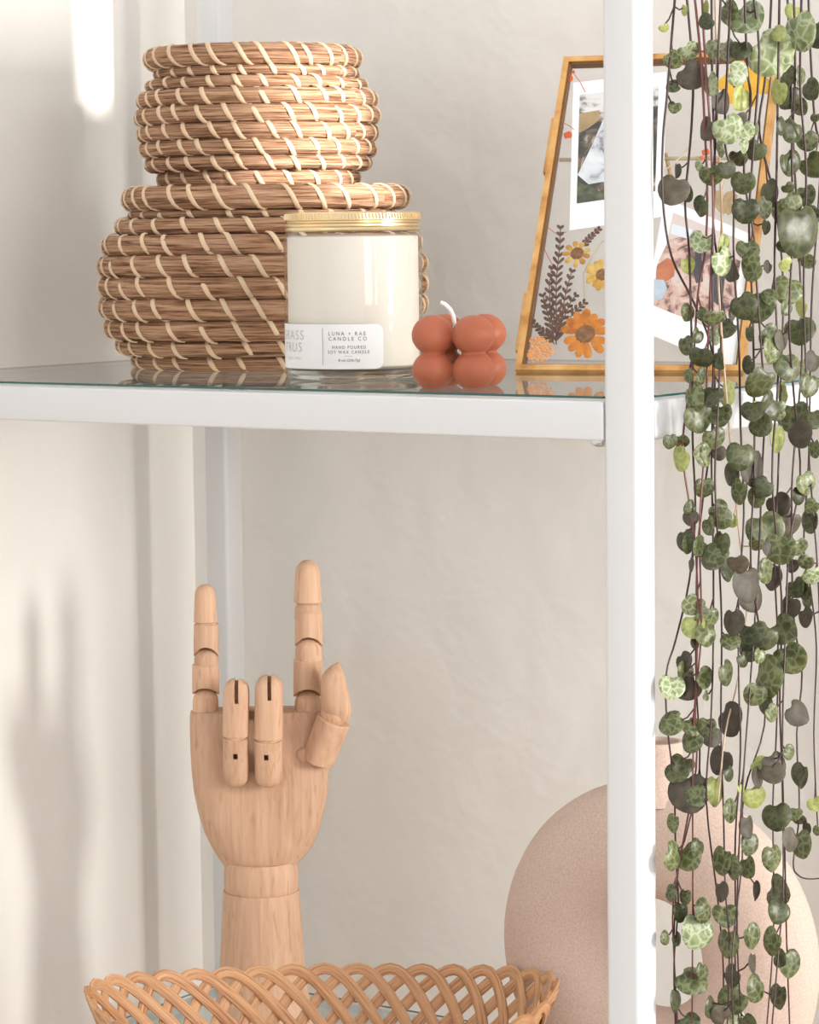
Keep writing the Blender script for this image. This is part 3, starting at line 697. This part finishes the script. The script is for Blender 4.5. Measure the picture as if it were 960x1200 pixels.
# palm: lofted from its outline
outline = [(1017, 264.5, 346.5, 1.95), (1012, 261, 349.5, 2.05), (1003, 254.5, 358.5, 2.15), (990, 247, 367, 2.2), (973, 239, 374.5, 2.2), (950, 232, 380.5, 2.15), (925, 227, 384.5, 2.05), (900, 224.3, 386.3, 1.95), (875, 222.8, 384.5, 1.8), (852, 222.2, 381.5, 1.65), (838, 222.2, 380.2, 1.5), (833, 223.2, 379, 1.42), (831.5, 226, 376.5, 1.25)]
q = MB(); rings = []
for py, xl, xr, ry in outline:
    a, b_ = hp(xl, py), hp(xr, py); cx_ = (a.x+b_.x)/2; rx = (b_.x-a.x)/2; z = (a.z+b_.z)/2
    e = 2.1 + 1.1*min(1, max(0, (1003-py)/90))
    rings.append([(cx_+x, y+.25, z) for x, y in sup(rx, ry, 44, e)])
q.rings(rings); palm = q.build('palm', M['beech'], hand)
# hollow of the palm: the thumb side is cut back above its ledge, and a shallow scoop lies under the bent fingers
lz_ = hp(356, 893, -1.2).z
q = MB(); a = hp(329, 900, -1.2).x; q.box((a, -5, lz_), (a+7, -.1, lz_+9)); cut(palm, q)
q = MB(); c_ = hp(296, 862, -1.6); q.sphere((0, 0, 0), 1.0, 32)
cut(palm, q, Matrix.Translation(c_+Vector((0, -1.25, .5))) @ Matrix.Diagonal((2.3, 2.1, 3.6, 1)))
def shade_auto(o):
    me = o.data
    for p_ in me.polygons: p_.use_smooth = True
    bm = bmesh.new(); bm.from_mesh(me)
    for e_ in bm.edges:
        e_.smooth = not (len(e_.link_faces) == 2 and e_.calc_face_angle(0) > math.radians(32))
    bm.to_mesh(me); bm.free()
shade_auto(palm)
# folded ring and middle fingers
def folded(xl, xr, ytop, ymid, ybot, xs, slot, xh, yh):
    w = (xr-xl)/2/hk; xc = (xl+xr)/2
    yk, ym, ye = -3.55, -3.15, -2.3
    a, b_ = hp(xc, ymid, ym), hp(xc+1, ytop, yk)
    o = place(seg_mesh((b_-a).length, w, w*.97, 1.0, 0, True, e=2.8), a, b_, 'finger_segment')
    sx = hp(xs, ytop, yk).x; zt2 = hp(xs, slot[0]-6, yk-.5).z; zb2 = hp(xs, slot[1], yk-.5).z
    q = MB(); q.box((sx-.13, -6, zb2), (sx+.13, -2.9, zt2+1)); cut(o, q); shade_auto(o)
    a2, b2 = hp(xc+.5, ybot, ye), hp(xc, ymid+1, ym)
    o = place(seg_mesh((b2-a2).length, w*.97, w*.98, 1.0, 0, False, True, e=2.6), a2, b2, 'fingertip')
    hx = hp(xh, yh, ym); q = MB(); q.box((hx.x-.15, -6, hx.z-.2), (hx.x+.15, -2.75, hx.z+.2)); cut(o, q); shade_auto(o)
    c_ = hp(xc, ymid, ym); q = MB(); q.sphere(c_, w*.9, 20); q.build('joint_ball', M['beech'], hand)
    pa = hp(xc+1, 836, .1); pb = hp(xc+2, ytop+17, yk+.25)
    place(seg_mesh((pb-pa).length, w*.95, w*.93, 1.0, 0, True, e=2.4), pa, pb, 'finger_segment')
folded(261, 291.5, 795, 861.5, 921.5, 277.5, (797, 824.5), 276.5, 885)
folded(298, 331, 790.5, 864.5, 922, 316, (792, 820.5), 312.5, 886)
# thumb
q = MB(); q.sphere(hp(355.5, 884, -1.15), 10.5/hk, 24); q.build('joint_ball', M['beech'], hand)
a, b_ = hp(372, 891, -1.25), hp(391.5, 843, -1.9); place(seg_mesh((b_-a).length, 18.2/hk, 18.6/hk, 1.0, 0, False, e=2.6), a, b_, 'thumb_segment', .5)
q = MB(); q.sphere(hp(391, 838, -1.9), 15.5/hk, 24); q.build('joint_ball', M['beech'], hand)
q = MB(); rings = []
for py, xl, xr, yl in ((847, 393, 407.5, -1.9), (841, 386, 410.5, -1.92), (833, 379.5, 412, -1.95), (824, 377, 411.3, -2.0), (812, 376, 408.8, -2.05), (800, 376, 405.8, -2.1), (791.5, 377.5, 403.5, -2.1), (785, 382, 401.8, -2.1), (780, 388, 400.3, -2.1), (776.5, 394.5, 398.5, -2.1)):
    c_ = hp((xl+xr)/2, py, yl); w_ = (xr-xl)/2/hk
    rings.append([(c_.x+x, c_.y+y, c_.z) for x, y in sup(w_, min(w_*1.0, 16/hk), 20, 2.6)])
q.rings(rings); q.build('thumb_tip', M['beech'], hand)
# wrist and forearm
zr = lambda py: hp(305, py).z
q = MB(); q.lathe([(40.5/hk, zr(1030)-1.2), (42.8/hk, zr(1040)-.2), (43.6/hk, zr(1034)), (43.6/hk, zr(1024)), (42.6/hk, zr(1014)), (41/hk, zr(1008))], 48, (hp(306, 1030).x, .1))
q.build('wrist_ball', M['beech'], hand)
zb2 = zr(1043)
zf = zr(1140)
q = MB(); q.lathe([(60/hk, 0.0), (61/hk, .15), (60.5/hk, .5), (56.5/hk, zf*.4), (53/hk, zf*.75), (50.4/hk, zf), (46.8/hk, zr(1075)), (44.9/hk, zb2-.12), (44.2/hk, zb2), (38/hk, zb2-.02)], 56, (hp(306.3, 1060).x, .1))
q.build('forearm', M['beech'], hand)
# ------------------------------------------------------------------ open-weave basket in front of the hand
BC = CAM + ray(378, 1150)*165.5; BC.z = ZL
tray = tag(empty('rattan_basket', BC, YAW+math.radians(1)), 'shallow open-weave rattan basket with looped rim in front of the wooden hand', 'basket')
AX, BXr = 13.75, 9.6
rim_z = on_plane(378, 1181, BC, FH).z - ZL
def el(t, a, b_, z): return Vector((a*math.cos(t), b_*math.sin(t), z))
NL = 36; HB = rim_z
def tray_pt(s, h):
    """s in loops round the rim, h 0..1 from base to rim"""
    # even spacing along the ellipse
    t = TS(s); f_ = .55+.45*h**.8
    lift = 1.35*abs(math.cos(t))**3*h
    return el(t, AX*f_, BXr*(.48+.52*h**.8), .4+(HB-.55)*h + lift), t
acc = [0.0]; NN = 400
for i in range(NN):
    p0, p1 = el(i*2*math.pi/NN, AX, BXr, 0), el((i+1)*2*math.pi/NN, AX, BXr, 0); acc.append(acc[-1]+(p1-p0).length)
def TS(s):
    L = (s/NL % 1.0)*acc[-1]
    lo = 0
    for i in range(NN):
        if acc[i+1] >= L: lo = i; break
    return (lo+(L-acc[lo])/(acc[lo+1]-acc[lo]))*2*math.pi/NN
for k_ in range(NL):
    path = []; nor = []
    fine = []
    for i in range(37):
        s_ = -4.1+8.2*i/36; h = 1-.255*(math.sqrt(s_*s_+.66**2)-.66); fine.append((s_, h, max(-1, min(1, s_*1.1))))
    for s_, h, lay in fine:
        # travel direction flips on the far side so that the loops lean the same way from inside
        p_, t = tray_pt(k_ - s_, max(0, min(1, h)))
        nn = Vector((math.cos(t)/AX, math.sin(t)/BXr, 0)).normalized()
        path.append(p_ - nn*lay*.13*(1 if math.sin(t) > -2 else -1)); nor.append(-nn + Vector((0, 0, .35)))
    q = MB(); q.ribbon(path, nor, .70, .2); q.build('woven_strand', M['rattan'], tray)
q = MB(); rings = []
for f_, z in ((.05, .05), (.57, .05), (.59, .3), (.56, .45), (.05, .42)):
    rings.append([el(j*2*math.pi/60, AX*f_, BXr*(f_*.9), z) for j in range(60)])
q.rings(rings); q.build('base', M['rattan'], tray)
q = MB(); q.tube([el(j*2*math.pi/60, AX*.59, BXr*.53, .55) for j in range(61)], .28, 8); q.build('base_rim', M['rattan'], tray)
# ------------------------------------------------------------------ ring vase
VC = CAM + ray(771, 1116)*169.0
vase = tag(empty('ring_vase', (VC.x, VC.y, ZL)), 'large pinkish beige clay ring vase with short neck behind the white post', 'vase')
vz = VC.z-ZL; Rm, ar_, ay_ = 6.9, 3.55, 2.85
q = MB(); rings = []; NU, NV = 72, 28
for i in range(NU+1):
    a = i*2*math.pi/NU; rings.append([((Rm+ar_*math.cos(t*2*math.pi/NV))*math.sin(a), ay_*math.sin(t*2*math.pi/NV), vz+(Rm+ar_*math.cos(t*2*math.pi/NV))*math.cos(a)) for t in range(NV)])
q.rings(rings, False, False); rb = q.build('ring_body', M['clay'], vase)
q = MB(); q.box((-14, -8, -12), (14, 8, .02)); cut(rb, q); shade_auto(rb)
ntop = on_plane(771, 868, VC, FH).z-ZL
q = MB(); q.lathe([(2.6, vz+Rm+ar_-1.2), (1.9, vz+Rm+ar_-.25), (1.58, vz+Rm+ar_+.5), (1.5, ntop-.5), (1.55, ntop-.1), (1.5, ntop), (1.3, ntop), (1.25, ntop-.3), (1.25, vz+Rm+ar_)], 40, cap1=True); q.build('neck', M['clay'], vase)
# ------------------------------------------------------------------ string-of-hearts plant
POT = CAM + ray(860, -60)*147
plant = tag(empty('trailing_plant', (3.5, 7.0, 24)), 'trailing string of hearts plant hanging beside the white post', 'plant')
PO = Vector((3.5, 7.0, 24))
def pl(px, py, X):
    X = min(X+.3, max(.55, (1.2+.1*(px-772))/2.08-1.0))
    d = ray(px, py); return CAM + d*((X-CAM.x)/d.x) - PO
strands = [   # X depth in cm right of the shelf end, colour, way points in the photograph
 (.7, 'stem', [(793,-25),(787,48),(782,110),(777,165),(777,235),(787,300),(812,352),(833,405),(838,480),(826,570),(818,640),(816,720),(816,800),(820,900),(805,975),(796,1010),(790,1100),(794,1212)]),
 (1.4, 'stem_pink', [(812,-25),(822,75),(826,150),(829,220),(827,290),(818,345),(812,430),(800,520),(808,590),(815,640),(818,720),(815,830),(816,900),(800,990),(789,1060),(790,1120),(795,1212)]),
 (1.9, 'stem', [(834,-25),(835,100),(838,190),(836,260),(835,340),(836,440),(834,540),(836,640),(836,760),(833,850),(828,940),(842,1060),(848,1140),(846,1212)]),
 (1.1, 'stem', [(803,-25),(812,80),(811,140),(807,190),(803,240),(808,300),(811,420),(812,520),(815,600),(808,680),(792,750),(781,790),(782,850),(790,920),(792,1000),(795,1060),(790,1130),(792,1212)]),
 (2.3, 'stem', [(846,-25),(842,60),(839,150),(836,260),(846,350),(842,470),(838,560),(843,660),(846,740),(845,850),(848,950),(850,1040),(855,1110),(852,1212)]),
 (2.0, 'stem_pink', [(822,-25),(826,60),(833,160),(836,250),(834,300),(830,400),(826,520),(820,620),(822,740),(814,830),(812,930),(812,1060),(811,1212)]),
 (2.6, 'stem', [(858,-25),(852,90),(850,170),(860,210),(860,300),(866,400),(868,500),(872,600),(866,700),(866,800),(868,880),(862,980),(862,1060),(862,1140),(868,1212)]),
 (3.2, 'stem', [(872,-25),(876,80),(880,120),(872,200),(884,280),(888,350),(896,470),(893,560),(888,680),(878,820),(872,900),(866,1000),(864,1100),(870,1212)]),
 (2.2, 'stem', [(905,-25),(902,40),(896,100),(890,155),(907,230),(918,330),(915,450),(912,560),(908,660),(912,760),(910,860),(906,940),(907,1040),(906,1110),(898,1212)]),
 (3.6, 'stem', [(914,-25),(912,100),(910,220),(908,320),(912,440),(905,560),(916,700),(914,820),(917,920),(918,1040),(912,1120),(904,1212)]),
 (1.6, 'stem', [(922,-25),(926,60),(930,170),(937,300),(940,420),(930,540),(928,600),(930,720),(940,790),(934,860),(937,950),(930,1010),(935,1025),(948,1030),(972,1028)]),
 (3.0, 'stem', [(947,-25),(950,60),(955,140),(962,180),(958,260),(952,340),(950,420),(948,540),(942,640),(950,690),(957,760),(954,860),(958,960)]),
 (4.0, 'stem', [(930,-25),(932,80),(928,180),(930,260),(925,380),(932,480),(938,560),(925,640),(920,760),(917,880),(920,1000),(922,1100),(926,1212)]),
 (2.9, 'stem', [(880,-25),(890,60),(884,160),(878,260),(882,360),(884,460),(884,560),(880,660),(893,760),(896,850),(872,930),(870,1010),(858,1120),(860,1212)]),
 (4.2, 'stem', [(940,-25),(938,100),(945,200),(942,330),(945,440),(950,560),(958,660),(962,760)]),
 (1.8, 'stem_pale', [(838,-25),(842,150),(846,260),(842,320),(848,420),(858,540),(868,640),(876,700),(866,790),(850,860),(842,940)]),
]
def catmull(pts, n=5):
    out = []
    for i in range(len(pts)-1):
        a, b_, c_, e_ = pts[max(i-1, 0)], pts[i], pts[i+1], pts[min(i+2, len(pts)-1)]
        for k2 in range(n):
            t = k2/n; out.append(.5*((2*b_)+(c_-a)*t+(2*a-5*b_+4*c_-e_)*t*t+(3*b_-a-3*c_+e_)*t**3))
    return out+[pts[-1]]
curves = []; petioles = []
for X, mt, wp in strands:
    path = catmull([pl(x, y, X+.5*math.sin(y*.011+X*9)) for x, y in wp], 4); curves.append((path, mt)); petioles.append(MB())
def leaf_mesh(top, under, seed):
    rnd = random.Random(seed); q = MB(); n = 20; rings = []
    def outl_(t):     # heart: notch at the stalk (t=0, +y), tip at -y
        r_ = 1.0 - .42*math.exp(-(t/.42)**2) + .10*math.exp(-((abs(t)-math.pi)/.45)**2)
        return r_*math.sin(t)*.98, r_*math.cos(t)*.96
    cup = rnd.uniform(.04, .24); fold = rnd.uniform(.1, .6)
    def zf(x, y): return -cup*(x*x+y*y) + fold*abs(x)*.5 + .05*math.sin(4*x+seed)
    vs_ = []
    for s_, off in ((1, .085), (-1, -.085)):
        vs_.append((0, .1, zf(0, .1)+off))
        for k2 in (.5, .86, 1.0):
            for j in range(n):
                t = -math.pi + (j+.5)*2*math.pi/n; x, y = outl_(t); x *= k2; y *= k2
                vs_.append((x, y, zf(x, y)+off*(1 if k2 < .9 else .0 if k2 == 1.0 else .8)))
    st = 1+3*n; ft, fu_ = [], []
    for base, out in ((0, ft), (st, fu_)):
        for j in range(n):
            k2 = (j+1) % n; out.append([base, base+1+j, base+1+k2])
            for r_ in (0, 1): out.append([base+1+r_*n+j, base+1+(r_+1)*n+j, base+1+(r_+1)*n+k2, base+1+r_*n+k2])
    q.add(vs_, ft); q.cur = 1
    o = len(q.f)
    for f_ in fu_: q.f.append(f_[::-1]); q.mi.append(1); q.uv.append([(0, 0)]*len(f_))
    me = bpy.data.meshes.new('leaf'); me.from_pydata([tuple(Vector(v_)*CM) for v_ in q.v], [], q.f)
    me.materials.append(top); me.materials.append(under)
    for i, p_ in enumerate(me.polygons): p_.material_index = q.mi[i]; p_.use_smooth = True
    return me
LM = {k_: [leaf_mesh(LEAF[k_] if k_ != 'P' else LEAF['M'], LEAF['P'] if k_ != 'Y' else LEAF['D'], s_+ord(k_)) for s_ in range(4)] for k_ in 'LMDPY'}
A_ = "195,275,75M 270,240,85L 280,350,110P 200,405,55M 203,500,50M 375,390,90L6 385,225,80L6 450,230,85L 510,225,90D 450,55,95M 535,80,140L 650,245,178L 690,155,60Y 785,140,150L 765,60,80Y 870,150,110D 250,45,45Y5 350,30,50Y5 355,100,60D 495,345,90L 515,450,105Y6 420,470,95P 690,425,100Y6 735,355,80D 740,450,100D 790,350,80M4 835,415,85D 790,495,70M 710,590,70D5 760,610,90D 825,660,80M 860,770,120D 740,760,100D 455,600,115L 520,570,70P 535,610,70L 525,680,60L 585,700,80D 415,690,75L4 360,600,90P 500,740,70D 445,790,70D 525,850,90D 320,775,45L 215,795,60P4 182,885,115P 262,905,65D 375,820,90M 330,965,80D 535,980,100D 640,900,110D 620,970,85L6 710,985,90M 745,955,90M 790,1070,200D 735,880,50D 820,910,80M 630,1060,60M5 860,1000,70D 590,600,50L3 330,1130,90L 430,1150,80Y 545,1170,90M 725,1150,70D 865,550,40D 132,130,40Y"
B_ = "430,20,110L 470,70,80D 265,40,65Y 570,50,110M 640,50,50P 725,40,55Y 820,25,70M 735,150,115M 525,230,105D 605,240,115M 655,190,70M 725,240,60M 800,240,80Y5 790,340,115D 270,260,70M 335,270,60M 390,290,80M 455,340,80M 475,270,50P 310,370,60D 400,370,70L 250,415,75M7 330,470,90D 410,480,80D5 550,360,60M5 640,370,90M 705,390,80P 655,430,110M 735,510,115M 800,520,80L 850,490,80P 550,510,70D 610,590,125D 265,555,60M6 325,560,65M6 290,655,115M 375,650,90D 445,645,100Y6 310,750,120M 420,740,90M 570,720,90D 600,720,90Y6 650,700,110D 830,600,95M 710,650,95Y4 690,730,80L 765,750,125M 790,830,110P 855,760,80D 605,790,90D 680,850,105Y5 180,865,60M 235,865,60M 240,945,100Y 390,850,90M 410,920,60P 340,930,90M 515,930,110D 465,1020,90D6 570,990,140P 340,1080,80M 510,1100,100M 590,1130,80M 690,1160,90P 815,1060,90M 860,900,70M 790,1120,70D 280,1180,60D 410,1190,80M 850,1170,60M 620,1080,80D"
C_ = "280,25,60P 365,60,75M6 425,30,80M 470,40,50Y 250,130,90D7 270,150,70M 325,160,80M7 395,195,100M 420,140,95D6 380,225,80P 280,245,60P3 450,270,90D6 540,330,140P 500,240,80P 625,80,145M 700,165,120M 735,45,110P 840,40,90M 590,150,60M 785,160,70M 645,170,60P 820,230,60M 755,245,60P 625,275,95M6 660,300,100P 560,390,120P 770,350,80D 810,360,80D6 855,300,80L 820,410,60M 745,440,90P 815,490,80P 290,430,90L 290,530,95Y 360,490,90M 350,570,90M 300,610,50P 480,510,105P7 465,600,75M 540,580,110D 620,580,110D 710,550,115M 745,680,125M 560,650,80D 525,690,60D 245,700,80P 250,745,80M 340,775,85M 245,810,80P5 270,820,100P 450,750,100M5 630,770,160M 580,850,90M 170,815,98L 600,670,60M 170,985,100M 230,990,45M 285,1000,80M 285,1070,90M 355,1000,70M 375,1050,80P 460,970,130P 625,900,80D 655,940,70M 775,940,100P 735,1125,60M 240,1180,90D 420,1160,110P 600,1180,70Y 670,1180,100P 350,860,40M5"
D_ = "235,95,95M 310,130,85M 270,110,150P 215,20,90D 395,100,120Y5 330,80,90P 460,25,60D 595,40,85P5 575,130,90Y 515,90,45Y 665,20,90P 795,30,100D6 470,200,90M5 540,270,90P 550,350,90M7 200,255,75M 190,410,110M 265,410,110M 315,370,75M6 430,430,110M 485,465,95M 545,460,85M7 680,220,110D 765,210,60M 790,240,50M 820,280,60P5 790,350,110M 745,335,90P 665,415,105M 860,165,60Y 875,290,40M 180,585,65M6 250,600,62M7 235,670,80D 345,665,95M6 305,760,132L 155,795,55M6 215,800,55M6 420,575,80P6 585,570,80P3 440,685,98M 685,580,130M 690,670,90D 450,815,112M 560,785,100M6 665,810,110M 735,910,110M 690,890,70D 470,970,85D 570,910,80P3 280,990,122M 330,950,70M6 205,1085,90D4 590,1030,108M 695,1065,98M 480,1085,118M 380,1120,85D5 420,1160,75P 495,1170,62L 270,1200,90M 545,1190,70D"
import re
leafdata = []
lr = random.Random(3)
for y0_, txt in ((0, A_), (300, B_), (600, C_), (900, D_)):
    for tok in txt.split():
        g = re.match(r'(\d+),(\d+),(\d+)([LMDPY])(\d?)', tok)
        x, y, dm = 740+int(g[1])/4, y0_+int(g[2])/4, int(g[3])/4
        x = max(x, 772+dm*.62)
        leafdata.append((x, y, dm, g[4], int(g[5])/10 if g[5] else lr.choice([lr.uniform(.55, .8), lr.uniform(.8, 1.0)])))
placed = []
for (x, y, dm, kd_, sq) in leafdata:
    # nearest strand in the picture plane, leaf sits just in front of it
    best = None
    tgt = pl(x, y, 2.0)
    for i, (path, mt) in enumerate(curves):
        X = strands[i][0]; c_ = pl(x, y, X)
        for p_ in path[::2]:
            dd = (p_-c_-Vector((0, 0, .5))).length
            if best is None or dd < best[0]: best = (dd, i, p_, X)
    dd, i, p_, X = best
    P_ = pl(x, y, max(.75, X + lr.uniform(-.2, .9))); dpx = FPX/((P_+PO-CAM).dot(FW)); s_ = dm/2/dpx*1.36
    back = Vector((CAM-(P_+PO))).normalized()
    need = .85*s_+.22-(P_+PO).x                          # keep the leaf clear of the shelf frame
    if need > 0: P_ = P_ + back*(need/back.x)
    placed.append((P_, s_, kd_, sq, i, p_, back))
stem_objs = []
for i, (path, mt) in enumerate(curves):
    for (P_, s_, kd_, sq, ii, p_, back) in placed:
        if ii == i:
            a = p_; b_ = P_ - back*.12 + Vector((0, 0, s_*.35)); mid_ = (a+b_)/2 + Vector((0, 0, -.15))
            petioles[i].tube([a, mid_, b_], .045, 5)
    n_ = len(path)
    petioles[i].tube(path, [.075-.03*k2/n_ for k2 in range(n_)], 6)
    stem_objs.append(petioles[i].build('stem', M[mt], plant))
for (P_, s_, kd_, sq, i, p_, back) in placed:
    flip = kd_ == 'P'
    # build an orientation: leaf normal near the viewer, tilted by the squash, tip roughly downwards
    tip = lr.gauss(0, 38); tilt = math.acos(min(1, sq)); tdir = lr.choice([0, math.pi]) + lr.uniform(-.4, .4) if sq < .75 else lr.uniform(0, 6.28)
    zx = -back if flip else back
    side = Vector((0, 0, 1)).cross(zx).normalized(); upv = zx.cross(side)
    base = Matrix((side, upv, zx)).transposed()
    ax = Vector((math.sin(tdir) if sq >= .75 else 0, math.cos(tdir) if sq >= .75 else 1, 0)).normalized()
    rot = base @ Matrix.Rotation(tilt*lr.choice([-1, 1]), 3, ax) @ Matrix.Rotation(math.radians(tip), 3, 'Z')
    me = LM[kd_][lr.randrange(4)]
    put('leaf', me, stem_objs[i], P_, rot.to_euler(), (s_, s_, s_))
